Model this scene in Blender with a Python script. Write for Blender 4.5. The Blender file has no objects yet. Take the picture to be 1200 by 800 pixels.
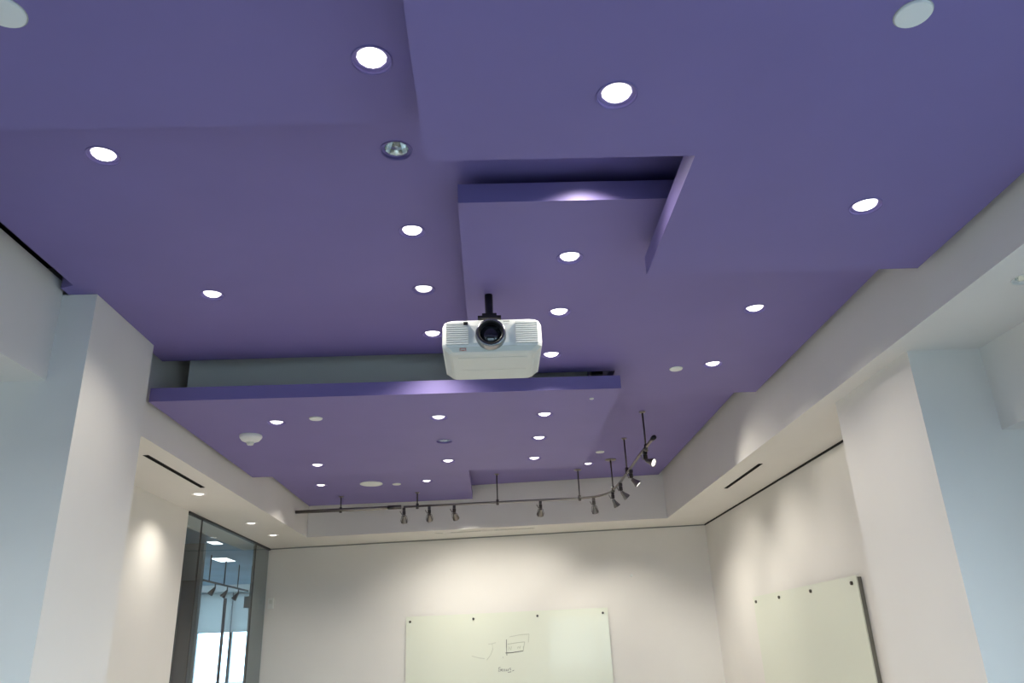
import bpy, bmesh, math, random
from mathutils import Vector, Matrix
from mathutils.geometry import tessellate_polygon
random.seed(4)
C = bpy.context.scene.collection
SC = bpy.context.scene
PI = math.pi

# ------------------------------------------------------------------ camera
EYE = 1.6                                   # eye height, metres
FPX = 907.635                               # focal length in pixels of the 1200 x 800 frame
RM = ((0.998986, 0.027929, 0.035305), (-0.022364, -0.372732, 0.92767), (-0.039068, 0.927519, 0.371729))  # columns: right, up, forward
cd = bpy.data.cameras.new('camera'); cam = bpy.data.objects.new('camera', cd); C.objects.link(cam)
cd.sensor_width = 36; cd.lens = FPX / 1200 * 36; cd.clip_start = 0.05; cd.clip_end = 200
cam.matrix_world = Matrix(((RM[0][0], RM[0][1], -RM[0][2], 0), (RM[1][0], RM[1][1], -RM[1][2], 0), (RM[2][0], RM[2][1], -RM[2][2], EYE), (0, 0, 0, 1)))
SC.camera = cam
def ray(px, py):
    a, b = (px - 600) / FPX, -(py - 400) / FPX
    return Vector([RM[i][0] * a + RM[i][1] * b + RM[i][2] for i in range(3)])

# ------------------------------------------------------------------ world, daylight, exposure
SKY_STRENGTH = 9.0
W = bpy.data.worlds.new('sky'); SC.world = W; W.use_nodes = True
bg = W.node_tree.nodes['Background']; bg.inputs[0].default_value = (0.62, 0.82, 1.0, 1); bg.inputs[1].default_value = SKY_STRENGTH
def portal(loc, rot, sx, sy):
    l = bpy.data.lights.new('window_portal', 'AREA'); l.shape = 'RECTANGLE'; l.size = sx; l.size_y = sy; l.cycles.is_portal = True
    o = bpy.data.objects.new('window_portal', l); C.objects.link(o); o.location = loc; o.rotation_euler = rot
portal((3.16, -0.3, 1.7), (0, PI / 2, 0), 1.7, 5.0)
portal((0, -2.85, 1.55), (-PI / 2, 0, 0), 4.3, 1.8)
portal((-8.9, 22.5, 1.95), (PI / 2, 0, 0), 5.4, 3.0)
vs = SC.view_settings; vs.view_transform = 'Standard'; vs.look = 'None'; vs.gamma = 1; vs.use_curve_mapping = False
vs.exposure = 0.0
SC.cycles.max_bounces = 8; SC.cycles.diffuse_bounces = 6; SC.cycles.sample_clamp_indirect = 4.0
SPOT_W = 37.0          # each recessed downlight
TRACK_W = 48.0         # each track head
WARM = (1.0, 0.94, 0.83)

# ------------------------------------------------------------------ materials
def mat(name, col, rough=0.5, metal=0.0, spec=0.4, noise=0.0, nscale=6.0, bump=0.0, bscale=250.0, emit=None, es=0.0, coat=0.0):
    m = bpy.data.materials.new(name); m.use_nodes = True
    nt = m.node_tree; b = nt.nodes['Principled BSDF']
    b.inputs['Base Color'].default_value = (*col, 1); b.inputs['Roughness'].default_value = rough
    b.inputs['Metallic'].default_value = metal; b.inputs['Specular IOR Level'].default_value = spec
    b.inputs['Coat Weight'].default_value = coat; b.inputs['Coat Roughness'].default_value = 0.03
    tc = nt.nodes.new('ShaderNodeTexCoord')
    if noise:
        n = nt.nodes.new('ShaderNodeTexNoise'); n.inputs['Scale'].default_value = nscale; n.inputs['Detail'].default_value = 4
        r = nt.nodes.new('ShaderNodeValToRGB')
        r.color_ramp.elements[0].position = 0.3; r.color_ramp.elements[1].position = 0.7
        r.color_ramp.elements[0].color = (*[c * (1 - noise) for c in col], 1); r.color_ramp.elements[1].color = (*[min(1, c * (1 + noise)) for c in col], 1)
        nt.links.new(tc.outputs['Object'], n.inputs['Vector']); nt.links.new(n.outputs['Fac'], r.inputs['Fac']); nt.links.new(r.outputs['Color'], b.inputs['Base Color'])
    if bump:
        n2 = nt.nodes.new('ShaderNodeTexNoise'); n2.inputs['Scale'].default_value = bscale
        bp = nt.nodes.new('ShaderNodeBump'); bp.inputs['Strength'].default_value = bump; bp.inputs['Distance'].default_value = 0.002
        nt.links.new(tc.outputs['Object'], n2.inputs['Vector']); nt.links.new(n2.outputs['Fac'], bp.inputs['Height']); nt.links.new(bp.outputs['Normal'], b.inputs['Normal'])
    if emit:
        b.inputs['Emission Color'].default_value = (*emit, 1); b.inputs['Emission Strength'].default_value = es
    return m
def glass_mat(name, tint, refl=1.0):
    m = bpy.data.materials.new(name); m.use_nodes = True; nt = m.node_tree; nt.nodes.clear()
    out = nt.nodes.new('ShaderNodeOutputMaterial'); mx = nt.nodes.new('ShaderNodeMixShader'); t = nt.nodes.new('ShaderNodeBsdfTransparent'); g = nt.nodes.new('ShaderNodeBsdfGlossy')
    fr = nt.nodes.new('ShaderNodeFresnel'); fr.inputs['IOR'].default_value = 1.5; g.inputs['Roughness'].default_value = 0.01
    t.inputs['Color'].default_value = (*tint, 1); g.inputs['Color'].default_value = (refl, refl, refl, 1)
    ge = nt.nodes.new('ShaderNodeNewGeometry'); mu = nt.nodes.new('ShaderNodeMath'); mu.operation = 'SUBTRACT'; mu.use_clamp = True     # reflect at the outer faces only
    nt.links.new(fr.outputs[0], mu.inputs[0]); nt.links.new(ge.outputs['Backfacing'], mu.inputs[1]); nt.links.new(mu.outputs[0], mx.inputs[0]); nt.links.new(t.outputs[0], mx.inputs[1]); nt.links.new(g.outputs[0], mx.inputs[2]); nt.links.new(mx.outputs[0], out.inputs[0])
    return m
M = dict(
    purple=mat('purple_paint', (0.182, 0.146, 0.362), 0.55, spec=0.35, noise=0.03, nscale=2.0, bump=0.05),
    white=mat('white_paint', (0.74, 0.72, 0.68), 0.6, spec=0.25, noise=0.02, nscale=1.5, bump=0.05),
    earth=mat('pavement', (0.22, 0.22, 0.21), 0.9, noise=0.15, nscale=3),
    plenum=mat('plenum_grey', (0.07, 0.07, 0.07), 0.9),
    floor=mat('pale_floor', (0.66, 0.62, 0.56), 0.6, noise=0.15, nscale=40, bump=0.2),
    dimfloor=mat('bounce_dimming_floor', (0.31, 0.315, 0.33), 0.95, noise=0.15, nscale=40, bump=0.2), greywall=mat('grey_wall_paint', (0.30, 0.31, 0.33), 0.6, noise=0.03),
    lens=mat('lamp_lens', (1, 1, 1), 0.3, emit=(1.0, 0.96, 0.92), es=1.9),
    lensdim=mat('lamp_lens_dim', (1, 1, 1), 0.3, emit=(1.0, 0.97, 0.95), es=1.1),
    chrome=mat('faceted_chrome', (0.85, 0.88, 0.86), 0.18, metal=1.0),
    bulb=mat('unlit_bulb', (0.25, 0.27, 0.25), 0.1, spec=0.8),
    blank=mat('white_cover', (0.74, 0.76, 0.74), 0.45),
    black=mat('black_plastic', (0.006, 0.006, 0.008), 0.4),
    blackmetal=mat('black_metal', (0.008, 0.008, 0.012), 0.45, metal=0.0),
    dark=mat('dark_slot', (0.01, 0.01, 0.01), 0.8),
    nickel=mat('satin_nickel', (0.26, 0.24, 0.22), 0.32, metal=1.0),
    nickeldark=mat('dark_nickel', (0.12, 0.11, 0.10), 0.35, metal=1.0),
    pwhite=mat('projector_white', (0.78, 0.79, 0.76), 0.38, spec=0.45, noise=0.01, nscale=20),
    pgrey=mat('projector_grey', (0.66, 0.68, 0.63), 0.45, noise=0.01, nscale=20),
    psilver=mat('lens_ring', (0.30, 0.31, 0.32), 0.25, metal=1.0),
    lglass=mat('projector_lens_glass', (0.006, 0.008, 0.012), 0.04, spec=0.8, coat=1.0),
    red=mat('red_print', (0.62, 0.30, 0.28), 0.5), grey=mat('grey_print', (0.42, 0.43, 0.42), 0.5),
    board=mat('back_painted_glass', (0.70, 0.73, 0.62), 0.30, spec=0.4, coat=0.2),
    edgeshade=mat('board_edge_shade', (0.20, 0.195, 0.165), 0.5),  # dark tone of the glass edge and the shade behind it
    marker=mat('marker_ink', (0.16, 0.16, 0.15), 0.6), markerfaint=mat('wiped_marker_ink', (0.50, 0.52, 0.44), 0.6),
    glass=glass_mat('partition_glass', (0.90, 0.95, 0.97)), wglass=glass_mat('window_glass', (0.92, 0.96, 0.97)),
    greypost=mat('grey_post', (0.22, 0.235, 0.23), 0.5), navy=mat('navy_post', (0.012, 0.022, 0.045), 0.5),
    bluedeck=mat('blue_ceiling', (0.30, 0.46, 0.60), 0.6, noise=0.12, nscale=1.2), shade=mat('roller_shade', (0.70, 0.71, 0.69), 0.8),
    panel=mat('light_panel', (1, 1, 1), 0.4, emit=(1, 1, 1), es=3.0),
    frame=mat('window_frame', (0.20, 0.22, 0.23), 0.4, metal=0.6),
)
nt = M['shade'].node_tree; tl = nt.nodes.new('ShaderNodeBsdfTranslucent'); tl.inputs[0].default_value = (0.62, 0.62, 0.60, 1); mx = nt.nodes.new('ShaderNodeMixShader'); mx.inputs[0].default_value = 0.6   # daylight glows through the cloth
nt.links.new(nt.nodes['Principled BSDF'].outputs[0], mx.inputs[1]); nt.links.new(tl.outputs[0], mx.inputs[2]); nt.links.new(mx.outputs[0], nt.nodes['Material Output'].inputs[0])
M['lens'].cycles.emission_sampling = 'NONE'; M['lensdim'].cycles.emission_sampling = 'NONE'

# ------------------------------------------------------------------ mesh helpers
def link(name, me, m, parent=None, smooth=False):
    if m is not None and not me.materials: me.materials.append(m)
    o = bpy.data.objects.new(name, me); C.objects.link(o)
    if parent: o.parent = parent
    if smooth: me.polygons.foreach_set('use_smooth', [True] * len(me.polygons))
    return o
def mesh_of(bm, name):
    bmesh.ops.recalc_face_normals(bm, faces=bm.faces[:])
    me = bpy.data.meshes.new(name); bm.to_mesh(me); bm.free(); return me
def obj(name, bm, m, parent=None, smooth=False): return link(name, mesh_of(bm, name), M[m], parent, smooth)
def box(bm, x0, x1, y0, y1, z0, z1):
    vs_ = [bm.verts.new(p) for p in ((x0, y0, z0), (x1, y0, z0), (x1, y1, z0), (x0, y1, z0), (x0, y0, z1), (x1, y0, z1), (x1, y1, z1), (x0, y1, z1))]
    for f in ((0, 3, 2, 1), (4, 5, 6, 7), (0, 1, 5, 4), (1, 2, 6, 5), (2, 3, 7, 6), (3, 0, 4, 7)): bm.faces.new([vs_[i] for i in f])
    return vs_
def boxes(*bs):
    bm = bmesh.new()
    for b in bs: box(bm, *b)
    return bm
def prism(poly, z0, z1, holes=(), hole_depth=None):
    """solid from a plan outline; holes are cut through the underside and walled up to hole_depth"""
    bm = bmesh.new()
    loops = [[Vector((x, y, 0)) for x, y in poly]] + [[Vector((x, y, 0)) for x, y in h] for h in holes]
    flat = [p for l in loops for p in l]
    bot = [bm.verts.new((p.x, p.y, z0)) for p in flat]
    for t in tessellate_polygon(loops):
        try: bm.faces.new([bot[i] for i in t])
        except ValueError: pass
    n = len(poly); top = [bm.verts.new((x, y, z1)) for x, y in poly]
    for i in range(n):
        j = (i + 1) % n; bm.faces.new((bot[i], bot[j], top[j], top[i]))
    for t in tessellate_polygon([loops[0]]): bm.faces.new([top[i] for i in t])
    k = n; hd = hole_depth or (z1 - z0) * 0.95
    for h in holes:
        up = [bm.verts.new((x, y, z0 + hd)) for x, y in h]; m_ = len(h)
        for i in range(m_):
            j = (i + 1) % m_; bm.faces.new((bot[k + i], bot[k + j], up[j], up[i]))
        bm.faces.new(up); k += m_
    return bm
def circ(x, y, r, n=20): return [(x + r * math.cos(2 * PI * i / n), y + r * math.sin(2 * PI * i / n)) for i in range(n)]
def rect(x0, x1, y0, y1): return [(x0, y0), (x1, y0), (x1, y1), (x0, y1)]
def lathe(bm, prof, n=24, cap0=False, cap1=False):
    rings = [[bm.verts.new((r * math.cos(2 * PI * i / n), r * math.sin(2 * PI * i / n), z)) for i in range(n)] for r, z in prof]
    for a, b in zip(rings, rings[1:]):
        for i in range(n): j = (i + 1) % n; bm.faces.new((a[i], a[j], b[j], b[i]))
    if cap0: bm.faces.new(rings[0])
    if cap1: bm.faces.new(rings[-1])
    return bm
def tube(bm, pts, r, n=8):
    pts = [Vector(p) for p in pts]; rings = []
    for i, p in enumerate(pts):
        d = (pts[min(i + 1, len(pts) - 1)] - pts[max(i - 1, 0)]).normalized()
        a = d.cross(Vector((0, 0, 1)));  a = a.normalized() if a.length > 1e-3 else Vector((1, 0, 0))
        b = d.cross(a).normalized()
        rings.append([bm.verts.new(p + r * (math.cos(2 * PI * k / n) * a + math.sin(2 * PI * k / n) * b)) for k in range(n)])
    for a, b in zip(rings, rings[1:]):
        for k in range(n): j = (k + 1) % n; bm.faces.new((a[k], a[j], b[j], b[k]))
    bm.faces.new(rings[0]); bm.faces.new(rings[-1])
    return bm
def tag(o, label, cat, group=None):
    o['label'] = label; o['category'] = cat
    if group: o['group'] = group
    return o
def thing(name, label, cat, loc=(0, 0, 0), group=None):
    o = bpy.data.objects.new(name, None); C.objects.link(o); o.location = loc; o.empty_display_size = 0.1
    return tag(o, label, cat, group)
def struct(name, bm, m, label=None, parent=None):
    o = obj(name, bm, m, parent); o['kind'] = 'structure'
    if label: o['label'] = label
    return o
Z = lambda r: r + EYE

# ------------------------------------------------------------------ the setting
SOF = Z(1.40); LV1, LV2, LV3 = Z(1.605), Z(1.765), Z(1.918)      # soffit and the three heights of the purple panels
PLEN = 4.05
struct('ground', boxes((-90, 90, -90, 110, -0.6, -0.5)), 'earth', 'pavement outside the windows')
struct('floor', boxes((-3.6, 3.4, 4.2, 10.8, -0.1, 0)), 'floor', 'pale floor of the room')
struct('floor_near_dimmer', boxes((-3.6, 3.4, -2.9, 4.2, -0.1, 0)), 'dimfloor', 'unseen darker floor zone added to dim the near ceiling')  # unseen floor zone, made darker to cut bounce onto the near ceiling
struct('ceiling', boxes((-3.6, 3.4, -2.9, 10.9, PLEN, PLEN + 0.1)), 'plenum', 'grey structural ceiling above the purple panels')
struct('wall_left', boxes((-3.3, -2.93, 4.60, 7.70, 0, SOF)), 'white', 'white wall behind the left pillar with a scallop of light')
bm = bmesh.new(); v = [bm.verts.new(p) for p in ((-2.97, 10.672, 0), (2.72, 9.866, 0), (2.72, 10.1, 0), (-2.97, 10.9, 0), (-2.97, 10.672, SOF + .05), (2.72, 9.866, SOF + .05), (2.72, 10.1, SOF + .05), (-2.97, 10.9, SOF + .05))]
for f in ((0, 3, 2, 1), (4, 5, 6, 7), (0, 1, 5, 4), (1, 2, 6, 5), (2, 3, 7, 6), (3, 0, 4, 7)): bm.faces.new([v[i] for i in f])
struct('wall_back', bm, 'white', 'white end wall carrying the glass board')
struct('wall_right', boxes((2.712, 3.0, 4.65, 10.1, 0, SOF + 0.05)), 'white', 'white right wall carrying the second glass board')
struct('wall_pillar_left', boxes((-3.6, -2.123, 3.91, 4.675, 0, LV3 - 0.002)), 'white', 'white pillar projecting from the left wall')
struct('wall_pillar_right', boxes((2.237, 3.4, 3.785, 4.71, 0, SOF)), 'white', 'white pillar projecting from the right wall')
struct('wall_near_left', boxes((-3.6, -3.3, -2.66, 3.91, 0, Z(1.96))), 'white')
struct('wall_plenum_left', boxes((-3.6, -3.3, -2.66, 4.6, Z(1.96), PLEN)), 'plenum')
# near right: deep window recess under a header
struct('wall_near_right', boxes((2.63, 3.4, -2.9, 3.785, Z(0.957), SOF + .03), (2.9, 3.4, -2.9, 3.785, 0, 0.75), (3.08, 3.4, 2.2, 3.785, .75, Z(.957))), 'white', 'header over the window recess at the right edge')
win = struct('window_1', boxes((3.08, 3.13, -2.9, 2.2, 0.75, 0.81), (3.08, 3.13, -2.9, 2.2, Z(0.957) - .06, Z(0.957)), *[(3.08, 3.13, y - .03, y + .03, 0.81, Z(.957) - .06) for y in (-2.87, -1.2, .5, 2.17)]), 'frame')
for a, b in ((-2.84, -1.23), (-1.17, .47), (.53, 2.14)): obj('pane', boxes((3.1, 3.108, a, b, 0.81, Z(.957) - .06)), 'wglass', win)
# wall behind the camera
struct('wall_front', boxes((-3.6, -2.2, -2.9, -2.66, 0, PLEN), (2.2, 3.4, -2.9, -2.66, 0, PLEN), (-2.2, 2.2, -2.9, -2.66, 0, 0.6), (-2.2, 2.2, -2.9, -2.66, 2.5, PLEN)), 'greywall')
win = struct('window_2', boxes((-2.2, 2.2, -2.8, -2.75, 0.6, .66), (-2.2, 2.2, -2.8, -2.75, 2.44, 2.5), *[(x - .03, x + .03, -2.8, -2.75, .66, 2.44) for x in (-2.17, -.75, .75, 2.17)]), 'frame')
for a, b in ((-2.14, -.78), (-.72, .72), (.78, 2.14)): obj('pane', boxes((a, b, -2.78, -2.772, .66, 2.44)), 'wglass', win)

# soffit ring (its inner face is the bulkhead round the purple panels)
DL = []                                        # downlights: x, y, z of the surface, state, label
soff = [(-2.56, 6.912, 'lit downlight in the left white soffit beside the black air slot'), (-2.575, 8.561, 'lit downlight in the left white soffit, middle one above the glass partition'),
        (-2.58, 9.478, 'lit downlight in the left white soffit nearest the back corner'), (2.335, 2.93, 'unlit downlight in the right white soffit at the right edge of the photo')]
slots = [(-2.45, -2.41, 5.466, 6.631), (2.292, 2.330, 6.436, 7.498)]
ring = [(-2.25, 4.6), (-2.244, 9.752), (2.107, 9.264), (2.117, -2.66), (2.98, -2.66), (2.98, 9.83), (-2.97, 10.68), (-3.3, 10.72), (-3.3, 4.6)]
struct('ceiling_soffit', prism(ring, SOF, PLEN, [circ(x, y, 0.062) for x, y, _ in soff] + [rect(*s) for s in slots], 0.10), 'white', 'white dropped soffit and bulkhead running round the room')
struct('ceiling_soffit_near_left', prism(rect(-3.3, -2.31, -2.66, 3.91), Z(1.42), Z(1.985), [circ(-2.72, 2.55, .062)], .1), 'white', 'pale blue-lit bulkhead at the left edge in front of the pillar')
DL.append((-2.72, 2.55, Z(1.42), 'on', 'added unseen downlight in the near left soffit, brightening the left pillar', 'white'))  # unseen lamp added to brighten the near face of the left pillar
for x, y, lab in soff: DL.append((x, y, SOF, 'off' if x > 0 else 'on', lab, 'white'))
# dark strips coloured as the shade in the gap where walls meet the soffit
struct('trim_1', boxes((2.700, 2.712, 4.72, 9.86, SOF - 0.014, SOF - 0.001)), 'dark', 'thin dark strip standing for the shaded gap at the top of the right wall')
bm = bmesh.new(); d = Vector((5.69, -0.806, 0)).normalized(); n_ = Vector((-d.y, d.x, 0)) * -1
a_, b_ = Vector((-2.93, 10.666, SOF - .014)), Vector((2.70, 9.868, SOF - .014))
v = [bm.verts.new(p) for p in (a_, b_, b_ + n_ * .008, a_ + n_ * .008)]; v2 = [bm.verts.new(q.co + Vector((0, 0, .012))) for q in v]
bm.faces.new(v); bm.faces.new(v2)
for i in range(4): bm.faces.new((v[i], v[(i + 1) % 4], v2[(i + 1) % 4], v2[i]))
struct('trim_2', bm, 'greypost', 'thin grey strip standing for the shaded gap at the top of the end wall')
# beam up in the gap between the panels
struct('ceiling_beam', boxes((-2.13, 0.74, 5.30, 5.50, Z(1.74), PLEN - 0.01)), 'white', 'grey-lit beam seen through the gap above the projector')
jb = thing('junction_box', 'small black junction box in the gap right of the projector', 'junction box', (0.80, 5.2, Z(1.80)))
obj('body', boxes((-.05, .03, -.04, .04, 0, .10)), 'black', jb); obj('conduit', tube(bmesh.new(), [(.03, 0, .05), (.12, 0, .05)], .018), 'black', jb); obj('clamp', boxes((.12, .17, -.03, .03, 0, .09)), 'black', jb)

# ------------------------------------------------------------------ purple panels
TH = 0.092
P_B = 'on'
lights = dict(
    A=[(-0.335, 1.965, 'on', 'lit downlight on the upper left purple panel, beside the lowest panel edge')],
    F=[(-1.516, 2.655, 'on', 'lit downlight at the far left, just behind the upper left purple panel'),
       (-1.516, 3.962, 'on', 'lit downlight on the left purple panel closest to the left pillar'),
       (-0.338, 2.655, 'off', 'unlit downlight with a faceted reflector left of the lowest purple panel'),
       (-0.338, 3.313, 'on', 'lit downlight on the left purple panel, up and left from the projector'),
       (-0.336, 3.964, 'dim', 'dimly lit downlight on the left purple panel beside the projector pole'),
       (-0.334, 4.622, 'on', 'lit downlight touching the left side of the projector'),
       (0.43, 2.655, 'on', 'downlight hidden above the lowest panel, washing the edge of the projector panel')],
    B=[(0.436, 1.958, 'on', 'lit downlight at the top centre on the lowest purple panel'), (1.546, 2.655, 'on', 'lit downlight on the right arm of the lowest purple panel')],
    D=[(0.425, 3.334, 'on', 'lit downlight up and right from the projector, first of its row'), (0.425, 3.985, 'on', 'lit downlight right of the projector pole, second of its row'),
       (0.427, 4.66, 'on', 'lit downlight close to the lower right corner of the projector'), (1.55, 4.008, 'on', 'lit downlight at the right, just behind the lowest purple panel'),
       (1.55, 4.925, 'on', 'lit downlight at the right next to a round white cover')],
    E=[(-1.52, 5.455, 'on', 'lit downlight on the far panel beside the smoke detector'), (-0.35, 5.455, 'on', 'lit downlight just below the projector left corner, front row of the far panel'),
       (0.424, 5.465, 'on', 'lit downlight at the front right of the far panel'), (-0.348, 6.135, 'off', 'unlit downlight in the middle row of the far panel'),
       (0.42, 6.13, 'on', 'lit downlight in the middle row of the far panel, right side'), (-0.356, 6.83, 'on', 'lit downlight in the back row of the far panel, centre'),
       (0.416, 6.84, 'on', 'lit downlight in the back row of the far panel, right side'), (-1.514, 6.828, 'on', 'lit downlight in the back row of the far panel, far left')],
    H=[(-1.81, 8.384, 'on', 'lit downlight on the rearmost left panel nearest the left bulkhead'), (-0.668, 8.351, 'on', 'lit downlight on the rearmost left panel right of the round speaker')],
    G=[(1.116, 8.521, 'on', 'lit downlight behind the bend of the track rail')],
)
for k in lights:
    z = dict(A=LV2, F=LV3, B=LV1, D=LV2, E=LV1, H=Z(1.75), G=LV3)[k]
    for x, y, st, lab in lights[k]: DL.append((x, y, z, st, lab, 'purple'))
def cloud(name, poly, z, key, label, m='purple'):
    o = obj(name, prism(poly, z, z + TH, [circ(x, y, 0.062) for x, y, *_ in lights.get(key, ())], 0.085), m)
    return tag(o, label, 'ceiling panel', 'purple stepped ceiling panels')
cloud('ceiling_panel', [(-2.2, -0.3), (0.3, -0.3), (0.3, 2.281), (-2.2, 2.281)], LV2, 'A', 'purple ceiling panel filling the upper left corner of the photo')
cloud('ceiling_panel', [(-0.19, -0.3), (2.052, -0.3), (2.052, 3.22), (0.763, 3.22), (0.763, 2.286), (-0.19, 2.286)], LV1, 'B', 'lowest L-shaped purple panel at the upper right with a notched corner')
cloud('ceiling_panel', [(-2.2, 0.9), (1.1, 0.9), (1.1, 2.98), (0.2, 2.98), (0.2, 4.97), (-2.185, 4.97), (-2.185, 4.69), (-2.28, 4.69), (-2.28, 3.83), (-2.2, 3.80)], LV3, 'F', 'high purple panel on the left reaching the left pillar')
cloud('ceiling_panel', [(-0.096, 2.818), (2.052, 2.818), (2.052, 5.575), (0.89, 5.575), (0.89, 5.0), (-0.096, 5.0)], LV2, 'D', 'purple panel that the white projector hangs from')
cloud('ceiling_panel', [(-2.198, 4.882), (0.903, 4.90), (0.903, 7.255), (-2.198, 7.23)], LV1, 'E', 'far low purple panel with the smoke detector, its long front edge behind the projector')
cloud('ceiling_panel', [(-2.2, 7.05), (-0.2, 7.05), (-0.2, 9.49), (-2.2, 9.58)], Z(1.75), 'H', 'rearmost left purple panel with the round speaker')
cloud('ceiling_panel', [(0.78, 5.35), (2.052, 5.35), (2.052, 9.235), (-0.5, 9.525), (-0.5, 7.12), (0.78, 7.12)], LV3, 'G', 'rearmost right purple panel above the track rail')

# ------------------------------------------------------------------ downlights
_m = {}
def shared(key, fn):
    if key not in _m: _m[key] = fn()
    return _m[key]
def me_(key, bm, m):
    me = mesh_of(bm, key); me.materials.append(M[m]); return me
for x, y, z, st, lab, paint in DL:
    t = thing('recessed_downlight', lab, 'downlight', (x, y, z), 'recessed ceiling downlights')
    tr = shared('trim_' + paint, lambda: me_('trim_ring', lathe(bmesh.new(), [(0.067, 0.0), (0.067, -0.0035), (0.0645, -0.004), (0.063, 0.010), (0.049, 0.008), (0.0485, 0.014)], 32), paint))
    link('trim_ring', tr, None, t, True)
    if st == 'off':
        link('reflector', shared('refl', lambda: me_('reflector', lathe(bmesh.new(), [(0.0485, 0.008), (0.043, 0.032), (0.028, 0.056), (0.018, 0.064)], 11, cap1=True), 'chrome')), None, t)
        link('bulb', shared('bulb', lambda: me_('bulb', lathe(bmesh.new(), [(0.006, 0.026), (0.013, 0.030), (0.015, 0.042), (0.012, 0.062)], 10, cap0=True), 'bulb')), None, t)
    else:
        k = 'lens' if st == 'on' else 'lensdim'
        link('lens', shared(k, lambda: me_('lens', lathe(bmesh.new(), [(0.002, -0.008), (0.026, -0.005), (0.040, 0.002), (0.0485, 0.012)], 12, cap0=True), k)), None, t)
        l = bpy.data.lights.new('downlight_beam', 'SPOT'); l.energy = SPOT_W * (1 if st == 'on' else 0.15); l.color = WARM; l.spot_size = math.radians(132); l.spot_blend = 1.0; l.shadow_soft_size = 0.018
        lo = bpy.data.objects.new('downlight_beam', l); C.objects.link(lo); lo.parent = t; lo.location = (0, 0, -0.028)

# blank covers, speaker, smoke detector
def cover(x, y, z, r, lab):
    t = thing('blank_cover', lab, 'ceiling cover', (x, y, z), 'round blank ceiling covers')
    link('plate', shared('cov%.3f' % r, lambda: me_('plate', lathe(bmesh.new(), [(r, 0.0), (r, -0.004), (r * .95, -0.007), (0.004, -0.008)], 28, cap1=True), 'blank')), None, t)
    link('rim', shared('covr%.3f' % r, lambda: me_('rim', lathe(bmesh.new(), [(r * 1.0, 0.0), (r * 1.06, -0.001), (r * 1.06, 0.0)], 28), 'grey')), None, t)
cover(-1.357, 1.745, LV2, .060, 'round white cover cut by the upper left edge of the photo')
cover(1.218, 1.636, LV1, .050, 'round white cover at the upper right on the lowest panel')
cover(1.311, 4.99, LV2, .044, 'round white cover beside the rightmost far downlight')
cover(-1.222, 5.376, LV1, .046, 'round white cover on the far panel near the smoke detector')
cover(1.18, 7.975, LV3, .045, 'round white cover above the track rail bend')
cover(-1.004, 8.45, Z(1.75), .045, 'small round white cover right of the ceiling speaker')
cover(0.727, 5.10, LV1, .015, 'tiny pale disc at the front right corner of the far panel')
t = thing('ceiling_speaker', 'round white ceiling speaker on the rearmost left panel', 'speaker', (-1.269, 8.385, Z(1.75)))
obj('grille', lathe(bmesh.new(), [(0.108, -.004), (0.07, -0.010), (0.004, -0.012)], 28, cap1=True), 'blank', t, True); obj('rim', lathe(bmesh.new(), [(0.122, 0), (0.122, -.006), (.114, -.009), (0.108, -.004)], 28), 'blank', t, True)
t = thing('smoke_detector', 'round white smoke detector on the far purple panel by the left bulkhead', 'smoke detector', (-1.796, 5.775, LV1))
obj('base', lathe(bmesh.new(), [(0.082, 0), (0.084, -.012), (.080, -.022)], 32), 'blank', t, True)
obj('cover', lathe(bmesh.new(), [(.080, -.022), (.066, -.040), (.044, -.050), (.030, -.052)], 32, cap1=True), 'blank', t, True)
obj('sensor_cage', lathe(bmesh.new(), [(.026, -.050), (.028, -.062), (.022, -.074), (.006, -.077)], 12, cap1=True), 'pgrey', t)

# slot air diffusers
def slot(s, z, lab, axis):
    x0, x1, y0, y1 = s; cx, cy = (x0 + x1) / 2, (y0 + y1) / 2
    t = thing('slot_diffuser', lab, 'air vent', (cx, cy, z), 'linear slot air diffusers'); a, b = (x1 - x0) / 2, (y1 - y0) / 2
    obj('back_plate', boxes((-a, a, -b, b, .05, .055)), 'dark', t)
    obj('frame', boxes((-a, -a + .004, -b, b, -.002, .05), (a - .004, a, -b, b, -.002, .05), (-a, a, -b, -b + .004, -.002, .05), (-a, a, b - .004, b, -.002, .05)), 'dark', t)
    obj('blade', boxes((-.002, .002, -b, b, .006, .045)), 'dark', t)
slot(slots[0], SOF, 'long black air slot in the left white soffit', 'y'); slot(slots[1], SOF, 'long black air slot in the right white soffit', 'y')
t = thing('slot_diffuser', 'pale slot air diffuser in the back soffit above the end wall board', 'air vent', (-.067, 9.72, SOF), 'linear slot air diffusers'); t.rotation_euler.z = math.atan2(-.125, 1)
obj('frame', boxes((-.62, .62, -.035, -.028, -.004, 0), (-.62, .62, .028, .035, -.004, 0), (-.62, .62, -.004, .004, -.004, 0)), 'white', t)
for a, b in ((-.6, -.52), (-.42, -.05), (.12, .6)): obj('gap', boxes((a, b, -.026, -.006, -.003, 0), (a, b, .006, .026, -.003, 0)), 'greypost', t)

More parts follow.
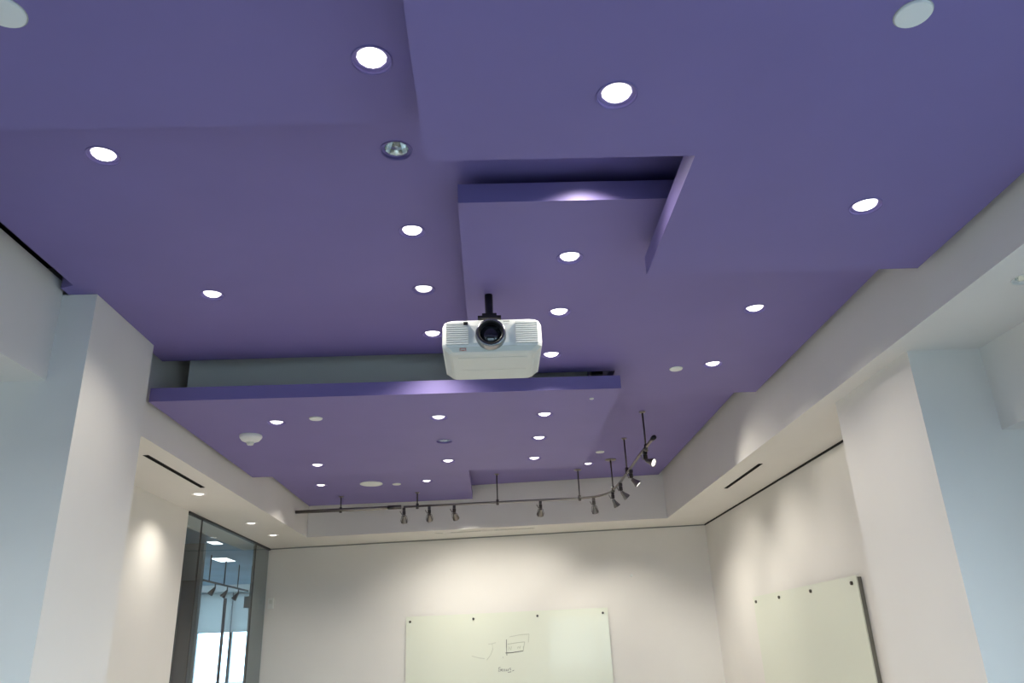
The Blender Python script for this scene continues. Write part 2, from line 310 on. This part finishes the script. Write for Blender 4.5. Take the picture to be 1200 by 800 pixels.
# ------------------------------------------------------------------ projector
PX, PF, PBK = 0.036, 3.40, 3.815
t = thing('projector', 'white ceiling projector with a large black lens hanging on a black pole', 'projector', (PX, PF, Z(1.315)))
def loft(bm, secs):
    rings = [[bm.verts.new(p) for p in s] for s in secs]; n = len(rings[0])
    for a, b in zip(rings, rings[1:]):
        for i in range(n): j = (i + 1) % n; bm.faces.new((a[i], a[j], b[j], b[i]))
    bm.faces.new(rings[0]); bm.faces.new(rings[-1])
def rr(hw, y0, y1, ch, z):            # chamfered plan outline
    return [(-hw + ch, y0, z), (hw - ch, y0, z), (hw, y0 + ch, z), (hw, y1 - ch, z), (hw - ch, y1, z), (-hw + ch, y1, z), (-hw, y1 - ch, z), (-hw, y0 + ch, z)]
dp = PBK - PF
bm = bmesh.new(); loft(bm, [rr(.236, .004, dp, .022, .030), rr(.2375, 0, dp, .022, .045), rr(.236, 0, dp, .022, .135), rr(.225, .006, dp - .01, .02, .160), rr(.20, .02, dp - .03, .02, .169)])
body = obj('housing', bm, 'pwhite', t)
bm = bmesh.new(); loft(bm, [rr(.190, .035, dp - .02, .02, 0), rr(.205, .018, dp - .008, .02, .006), rr(.231, .006, dp - .002, .022, .0295)])
low = obj('lower_shell', bm, 'pgrey', t)
obj('filter_cover', boxes((-.165, .165, .075, .24, -.003, .001)), 'pgrey', low); obj('lamp_cover', boxes((-.165, .165, .246, .37, -.003, .001)), 'pgrey', low)
for sx in (-1, 1):
    vent = obj('vent', boxes((sx * .165 - .052, sx * .165 + .052, -.0015, .002, .038, .150)), 'grey', body)
    for i in range(10): obj('louver', boxes((sx * .165 - .052, sx * .165 + .052, -.008, 0, .040 + i * .011, .0462 + i * .011)), 'pwhite', vent)
obj('remote_sensor', boxes((-.134, -.114, -.010, 0, .136, .150)), 'black', t)
obj('logo', boxes((-.155, -.151, .0065, .010, .010, .024), (-.128, -.124, .0065, .010, .010, .024), (-.155, -.124, .0065, .010, .021, .024), (-.148, -.131, .0065, .0105, .010, .014)), 'red', low)
obj('name_plate', boxes((.055, .085, -.002, 0, .150, .155)), 'grey', t)
lens = bpy.data.objects.new('lens', None)
def ylathe(name, prof, m, parent, n=32, cap1=False, smooth=True):
    bm = lathe(bmesh.new(), prof, n, cap1=cap1); bmesh.ops.rotate(bm, verts=bm.verts[:], matrix=Matrix.Rotation(PI / 2, 3, 'X')); bmesh.ops.translate(bm, verts=bm.verts[:], vec=(-.006, 0, .083))
    return obj(name, bm, m, parent, smooth)
lb = ylathe('lens_barrel', [(.074, -.005), (.072, .03), (.068, .037), (.061, .039), (.056, .034), (.052, .01)], 'psilver', t)
ylathe('lens_hood', [(.0605, .0395), (.058, .041), (.052, .036), (.050, -.004)], 'black', lb)
ylathe('lens_glass', [(.051, .004), (.040, .012), (.022, .018), (.003, .020)], 'lglass', lb, cap1=True)
mp = obj('mount_plate', boxes((-.068, .052, .26, .40, .286, .300), (-.045, .03, .28, .38, .300, .322)), 'blackmetal', t)
for sx in (-1, 1):
    for yy in (.14, .38): obj('mount_arm', tube(bmesh.new(), [(sx * .05 - .008, .33, .292), (sx * .10, yy, .20), (sx * .13, yy, .166)], .009), 'blackmetal', mp)
obj('mount_knob', tube(bmesh.new(), [(.075, .33, .282), (.110, .33, .290), (.118, .33, .284)], .013), 'blackmetal', mp)
bm = lathe(bmesh.new(), [(.021, .29), (.021, LV2 - Z(1.315) - .003)], 20, cap1=True); bmesh.ops.translate(bm, verts=bm.verts[:], vec=(-.008, .328, 0)); obj('pole', bm, 'blackmetal', t, True)
for sx in (-1, 1): obj('foot', boxes((sx * .19 - .018, sx * .19 + .018, .05, .08, .160, .174)), 'pgrey', t)

# ------------------------------------------------------------------ track lighting
RZ = Z(1.592)
t = thing('track_rail', 'slim nickel monorail track hanging in front of the end wall and bending forward', 'track light rail', (0, 8.85, RZ))
O = Vector((0, 8.85, RZ))
path = [(-0.98, 8.975, RZ), (0.0, 8.90, RZ), (0.95, 8.83, RZ)]
for i in range(1, 8):
    a = i / 7 * PI / 2; path.append((0.95 + .40 * math.sin(a), 8.43 + .40 * math.cos(a), RZ))
path += [(1.352, 7.9, RZ - .015), (1.35, 7.3, RZ - .02), (1.36, 6.8, RZ), (1.385, 6.28, RZ + .02)]
L = lambda p: Vector(p) - O
obj('rail', tube(bmesh.new(), [L(p) for p in path], .0125), 'nickel', t, True)
obj('conduit', tube(bmesh.new(), [L((-2.235, 9.09, RZ + .004)), L((-1.02, 8.98, RZ))], .020), 'nickel', t, True)
obj('coupler', tube(bmesh.new(), [L((-1.16, 8.985, RZ)), L((-1.01, 8.975, RZ))], .024), 'nickeldark', t, True)
obj('end_cap', tube(bmesh.new(), [L((1.383, 6.31, RZ + .02)), L((1.388, 6.25, RZ + .02))], .02), 'black', t, True)
for x, y, zt, can in ((-1.71, 9.043, Z(1.75), 0), (-.823, 8.963, Z(1.75), 0), (.096, 8.893, LV3, 0), (1.03, 8.81, LV3, 1), (1.345, 8.35, LV3, 2), (1.35, 7.44, LV3, 0), (1.37, 6.535, LV3, 0)):
    r_ = obj('support_rod', tube(bmesh.new(), [L((x, y, zt - .004)), L((x, y, RZ - .02))], .0075), 'nickeldark', t, True)
    obj('rod_clamp', tube(bmesh.new(), [L((x, y, RZ + .03)), L((x, y, RZ - .03))], .016), 'nickeldark', r_, True)
    rad = (.028, .045, .062)[can]
    bm = lathe(bmesh.new(), [(rad * .6, -.014), (rad, -.006), (rad, -.001)], 16, cap0=True, cap1=True); bmesh.ops.translate(bm, verts=bm.verts[:], vec=L((x, y, zt)))
    obj('rod_canopy', bm, 'nickel', r_)
def head(x, y, z, aim, lab, w=1.0, drop=.085, lit=True):
    t = thing('track_spotlight', lab, 'track light', (x, y, z), 'spot heads on the track rail')
    obj('clip', boxes((-.016, .016, -.022, .022, -.045, -.0135)), 'nickeldark', t)
    bm = lathe(bmesh.new(), [(.008, -.044), (.019, -.050), (.019, -drop), (.010, -drop - .008)], 12, cap1=True); obj('stem', bm, 'nickeldark', t)
    d = (Vector(aim) - Vector((x, y, z))).normalized(); q = d.to_track_quat('Z', 'Y').to_matrix()
    piv = Vector((0, 0, -drop - .012))
    bm = lathe(bmesh.new(), [(.010, -.03), (.016, -.028), (.022, .0), (.036, .040), (.038, .052), (.034, .052), (.030, .042)], 16, cap0=True); bmesh.ops.rotate(bm, verts=bm.verts[:], matrix=q); bmesh.ops.translate(bm, verts=bm.verts[:], vec=piv + d * .035)
    cup = obj('lamp_cup', bm, 'nickel', t)
    bm = bmesh.new()
    side = q @ Vector((1, 0, 0))
    for s in (-1, 1): tube(bm, [piv + Vector((0, 0, .012)), piv + side * .028 * s + d * .01, piv + side * .041 * s + d * .075], .0035, 6)
    obj('yoke', bm, 'nickel', t)
    obj('aiming_pin', tube(bmesh.new(), [piv - d * .005 + Vector((-.02, -.01, 0)), piv + Vector((-.045, -.02, .045))], .005, 6), 'nickel', t)
    bm = lathe(bmesh.new(), [(.002, .050), (.020, .048), (.034, .046)], 16, cap0=True); bmesh.ops.rotate(bm, verts=bm.verts[:], matrix=q); bmesh.ops.translate(bm, verts=bm.verts[:], vec=piv + d * .035)
    obj('lamp', bm, 'lens' if lit else 'bulb', cup)
    if lit:
        l = bpy.data.lights.new('track_beam', 'SPOT'); l.energy = TRACK_W * w; l.color = WARM; l.spot_size = math.radians(88); l.spot_blend = 1.0; l.shadow_soft_size = 0.03
        lo = bpy.data.objects.new('track_beam', l); C.objects.link(lo); lo.parent = t; lo.location = piv + d * .10
        lo.rotation_euler = d.to_track_quat('-Z', 'Y').to_euler()
head(-.975, 8.972, RZ, (-1.0, 10.3, 1.3), 'leftmost spot head on the track rail', .55)
head(-.685, 8.95, RZ, (-.75, 10.35, 1.9), 'second spot head from the left on the track rail', .75)
head(-.400, 8.93, RZ, (-.05, 10.25, 2.0), 'third spot head from the left on the track rail', 1.0)
head(.582, 8.857, RZ, (.5, 10.15, 1.9), 'lone spot head at the middle of the track rail', 1.0)
head(1.18, 8.77, RZ, (1.6, 9.9, 1.2), 'spot head just before the track rail bends', 1.3)
head(1.345, 8.42, RZ, (2.4, 8.9, 1.4), 'spot head just past the track rail bend', 1.5)
head(1.352, 7.9, RZ - .015, (2.7, 8.3, 1.8), 'spot head low on the forward run of the track rail', 1.2)
head(1.35, 7.25, RZ - .02, (2.7, 6.9, 1.8), 'second spot head from the front end of the track rail', 1.4)
head(1.372, 6.615, RZ + .007, (2.1, 5.95, 2.75), 'brightly glowing spot head at the front end of the track rail', .5)

# ------------------------------------------------------------------ glass boards
B0, B1 = Vector((-2.96, 10.672, 0)), Vector((2.711, 9.866, 0)); bd = (B1 - B0).normalized(); bn = Vector((bd.y, -bd.x, 0))   # along the end wall, out of it
def wall_pt(px, py, off=0.0):
    r = ray(px, py); n2 = Vector((-bd.y, bd.x, 0)); tt = n2.dot(B0 + bn * off) / n2.dot(r); return r * tt + Vector((0, 0, EYE))
mid = Vector((.172, 10.227, 0)) + bn * .0
ang = math.atan2(bd.y, bd.x)
TB = Z(.462)
t = thing('glass_board', 'wide pale glass writing board with faint marker sketch on the end wall', 'whiteboard', mid); t.rotation_euler.z = ang
hw = 1.262
pan = obj('glass_panel', boxes((-hw, hw, -.042, -.034, TB - 1.22, TB)), 'board', t)
obj('edge_shade_backing', boxes((-hw + .006, hw - .006, -.034, -.002, TB - 1.21, TB - .012)), 'edgeshade', t)  # dark backing stands in for the glass edge and the shadow behind
for zz in (TB - .06, TB - 1.16):
    for x in (-1.21, -.405, .395, 1.20):
        bm = lathe(bmesh.new(), [(.014, 0), (.014, .012), (.011, .015)], 14, cap1=True); bmesh.ops.rotate(bm, verts=bm.verts[:], matrix=Matrix.Rotation(PI / 2, 3, 'X')); bmesh.ops.translate(bm, verts=bm.verts[:], vec=(x, -.042, zz)); obj('standoff', bm, 'nickeldark', t)
inv = Matrix.Rotation(-ang, 4, 'Z') @ Matrix.Translation(-mid)
def strokes(name, lines, m, r):
    bm = bmesh.new()
    for ln in lines:                                # crop pixels of the writing, five to one photo pixel
        tube(bm, [inv @ wall_pt(520 + a / 5, 690 + b / 5, .0425) for a, b in ln], r, 5)
    return obj(name, bm, m, pan)
strokes('marker_sketch', [[(368, 295), (367, 340), (370, 388)], [(362, 374), (400, 372), (466, 362)]], 'marker', .0045)
strokes('marker_sketch', [[(374, 322), (420, 315), (474, 309)], [(474, 309), (466, 362)], [(380, 355), (382, 338), (394, 356), (397, 336)], [(432, 348), (436, 336), (446, 348), (450, 332)], [(466, 335), (467, 348)]], 'markerfaint', .004)
strokes('faded_sketch', [[(385, 280), (440, 268), (500, 263)], [(500, 263), (498, 290), (496, 312)], [(262, 322), (282, 320), (305, 314)], [(284, 322), (288, 350), (275, 385), (252, 416)], [(165, 392), (200, 402), (240, 408)]], 'markerfaint', .003)
strokes('marker_writing', [[(332, 458), (322, 460), (321, 482), (332, 480), (333, 470), (326, 470)], [(336, 474), (345, 470), (340, 466), (336, 476), (346, 481)], [(350, 468), (352, 482), (358, 468), (360, 481)], [(366, 468), (368, 480), (374, 474), (376, 480), (380, 466)], [(386, 464), (392, 462), (388, 470), (394, 474)], [(376, 488), (396, 484)], [(402, 480), (412, 475)], [(347, 398), (348, 402)]], 'marker', .0032)
BW = 2.712
t = thing('glass_board', 'pale glass writing board on the right wall beside the right pillar', 'whiteboard', (BW, 7.06, 0))
TR = Z(.425)
pan = obj('glass_panel', boxes((-.043, -.034, -1.21, 1.21, TR - 1.22, TR)), 'board', t)
obj('edge_shade_backing', boxes((-.034, -.002, -1.205, 1.205, TR - 1.21, TR - .012)), 'edgeshade', t)  # here too the backing's dark colour paints edge and wall shadow
for y in (-1.13, -.33, .44, 1.12):
    bm = lathe(bmesh.new(), [(.014, 0), (.014, .012), (.011, .015)], 14, cap1=True); bmesh.ops.rotate(bm, verts=bm.verts[:], matrix=Matrix.Rotation(-PI / 2, 3, 'Y')); bmesh.ops.translate(bm, verts=bm.verts[:], vec=(-.043, y, TR - .05)); obj('standoff', bm, 'nickeldark', t)
# wall sensor and switch
t = thing('wall_sensor', 'small white wall control beside the glass partition corner', 'wall control', mid); t.rotation_euler.z = ang
obj('body', boxes((-3.10, -3.03, -.022, -.001, Z(.64), Z(.77))), 'pwhite', t); obj('display', boxes((-3.085, -3.045, -.0235, -.021, Z(.70), Z(.75))), 'pgrey', t)
t = thing('wall_sensor', 'tiny white wall dot between the end board and right corner', 'wall control', mid); t.rotation_euler.z = ang
bm = lathe(bmesh.new(), [(.018, 0), (.018, .01), (.008, .018)], 14, cap1=True); bmesh.ops.rotate(bm, verts=bm.verts[:], matrix=Matrix.Rotation(PI / 2, 3, 'X')); bmesh.ops.translate(bm, verts=bm.verts[:], vec=(1.59, 0, Z(.827))); obj('body', bm, 'blank', t)

# ------------------------------------------------------------------ glass partition and the room beyond it
GX = -2.93
t = thing('glass_partition', 'floor to soffit glass partition in the left wall looking into the next room', 'glass partition', (GX, 7.7, 0))
for a, b in ((.012, .395), (.405, 2.33), (2.34, 2.93)): obj('pane', boxes((-.012, 0, a, b, .02, SOF - .02)), 'glass', t)
obj('top_rail', boxes((-.03, .012, 0, 2.96, SOF - .022, SOF - .001)), 'black', t); obj('bottom_rail', boxes((-.03, .01, 0, 2.96, 0, .02)), 'black', t)
for a in (.395, 2.33): obj('joint', boxes((-.013, .001, a, a + .010, .02, SOF - .022)), 'black', t)
obj('end_post', boxes((-.05, -.014, 2.40, 2.96, 0.0, SOF - .022)), 'greypost', t)
# next room
NZ = Z(2.0)
struct('floor_next_room', boxes((-14, -3.3, 4.6, 22.4, -.1, 0), (-3.3, -2.6, 7.7, 22.4, -.1, -0.002)), 'floor')
struct('ceiling_next_room', boxes((-14, -2.6, 10.95, 22.4, NZ, NZ + .1), (-14, -3.31, 4.6, 10.95, NZ, NZ + .1)), 'bluedeck', 'blue ceiling of the room beyond the glass')
struct('wall_next_room_right', boxes((-3.0, -2.7, 10.92, 22.4, 0, NZ)), 'white')
struct('wall_next_room_left', boxes((-14.2, -14, 4.6, 22.4, 0, NZ), (-14, -3.31, 4.4, 4.6, 0, NZ)), 'white')
struct('wall_next_room_back', boxes((-14, -3, 22.2, 22.4, 0, .5), (-14, -3, 22.2, 22.4, Z(1.8), NZ), (-6.3, -3, 22.2, 22.4, .5, Z(1.8)), (-14, -11.5, 22.2, 22.4, .5, Z(1.8))), 'shade', 'pale wall above the bright windows beyond the glass')
win = struct('window_3', boxes((-11.5, -6.3, 22.25, 22.32, .5, .56), (-11.5, -6.3, 22.25, 22.32, Z(1.80) - .05, Z(1.80)), *[(x - .04, x + .04, 22.22, 22.32, .5, Z(1.8)) for x in (-11.4, -10.2, -9, -7.9, -6.98, -6.35)]), 'frame', 'bright window of the room beyond the glass')
for a, b in ((-11.36, -10.24), (-10.16, -9.04), (-8.96, -7.94), (-7.86, -7.02), (-6.94, -6.39)): obj('pane', boxes((a, b, 22.27, 22.28, .56, Z(1.8) - .05)), 'wglass', win)
for i, (a, b) in enumerate(((-11.4, -10.22), (-10.18, -9.02), (-8.98, -7.92), (-7.88, -7.0), (-6.96, -6.34))):
    t = thing('roller_shade', ('first', 'second', 'third', 'fourth', 'last')[i] + ' half-lowered roller shade from the left over the far window beyond the glass', 'roller shade', (0, 22.15, 0), 'roller shades beyond the glass')
    obj('fabric', boxes((a, b, 0, .006, Z(.80), Z(1.76))), 'shade', t); obj('hem_bar', boxes((a, b, -.006, .012, Z(.78), Z(.80))), 'blank', t); obj('roller', tube(bmesh.new(), [(a, 0, Z(1.79)), (b, 0, Z(1.79))], .03), 'blank', t)
struct('wall_next_room_partition', boxes((-9.5, -5.05, 14.15, 14.27, 0, NZ - .002)), 'greypost', 'partition coloured dark grey for the shade seen through the glass')  # grey colour takes in the wall's shade and the pane's dark reflection
t = thing('door_post', 'dark navy post at the end of the grey partition beyond the glass', 'post', (-5.10, 14.05, 0))
obj('post', boxes((-.19, 0.05, -.08, .08, 0, Z(1.33))), 'navy', t); obj('cap', boxes((-.19, .05, -.09, .09, Z(1.33), Z(1.35))), 'blackmetal', t)
t = thing('window_mullion', 'thin black upright splitting the bright view beyond the glass', 'post', (-6.55, 20.2, 0)); obj('upright', boxes((-.03, .03, -.03, .03, .0, Z(1.5))), 'navy', t); obj('foot', boxes((-.06, .06, -.06, .06, 0, .02)), 'navy', t)
for x, y, k, lab in ((-5.483, 16.56, 1.0, 'bright ceiling light panel in the room beyond the glass'), (-4.844, 14.093, .55, 'faint upper ceiling light panel in the room beyond the glass')):
    t = thing('ceiling_light', lab, 'ceiling light', (x, y, NZ), 'light panels beyond the glass'); obj('diffuser', boxes((-.15 * k, .15 * k, -.3 * k, .3 * k, -.02, -.012)), 'panel', t); obj('frame', boxes((-.17 * k, .17 * k, -.32 * k, .32 * k, -.012, -.001)), 'blank', t)
NR = Z(1.5)
t = thing('track_rail', 'dark track rail hanging in the room beyond the glass', 'track light rail', (-5.47, 17, NR))
obj('rail', tube(bmesh.new(), [(-.01, -1.5, 0), (.02, 1.3, 0)], .02), 'blackmetal', t)
for y in (-1.2, -.3, .6): obj('support_rod', tube(bmesh.new(), [(0, y, 0), (0, y, NZ - NR - .005)], .012), 'blackmetal', t)
for i, y in enumerate((-.85, -.1, .65)):
    t = thing('track_spotlight', ('left', 'middle', 'right')[i] + 'most dark spot head beyond the glass partition' if i != 1 else 'middle dark spot head beyond the glass partition', 'track light', (-5.46, 17 + y, NR), 'spot heads beyond the glass')
    obj('stem', tube(bmesh.new(), [(0, 0, -.02), (0, 0, -.10)], .015), 'blackmetal', t)
    bm = lathe(bmesh.new(), [(.02, 0), (.05, .12), (.055, .16)], 12, cap0=True, cap1=True); bmesh.ops.rotate(bm, verts=bm.verts[:], matrix=Vector((-.5, -.2, -.8)).normalized().to_track_quat('Z', 'Y').to_matrix()); bmesh.ops.translate(bm, verts=bm.verts[:], vec=(0, 0, -.09)); obj('lamp_cup', bm, 'blackmetal', t)
t = thing('hanging_sign', 'blank grey box sign hanging beyond the glass', 'sign', (-5.31, 18, Z(1.12))); obj('panel', boxes((-.11, .11, -.03, .03, 0, .24)), 'greypost', t); obj('hanger', tube(bmesh.new(), [(0, 0, .24), (0, 0, NZ - Z(1.12) - .003)], .01), 'blackmetal', t)
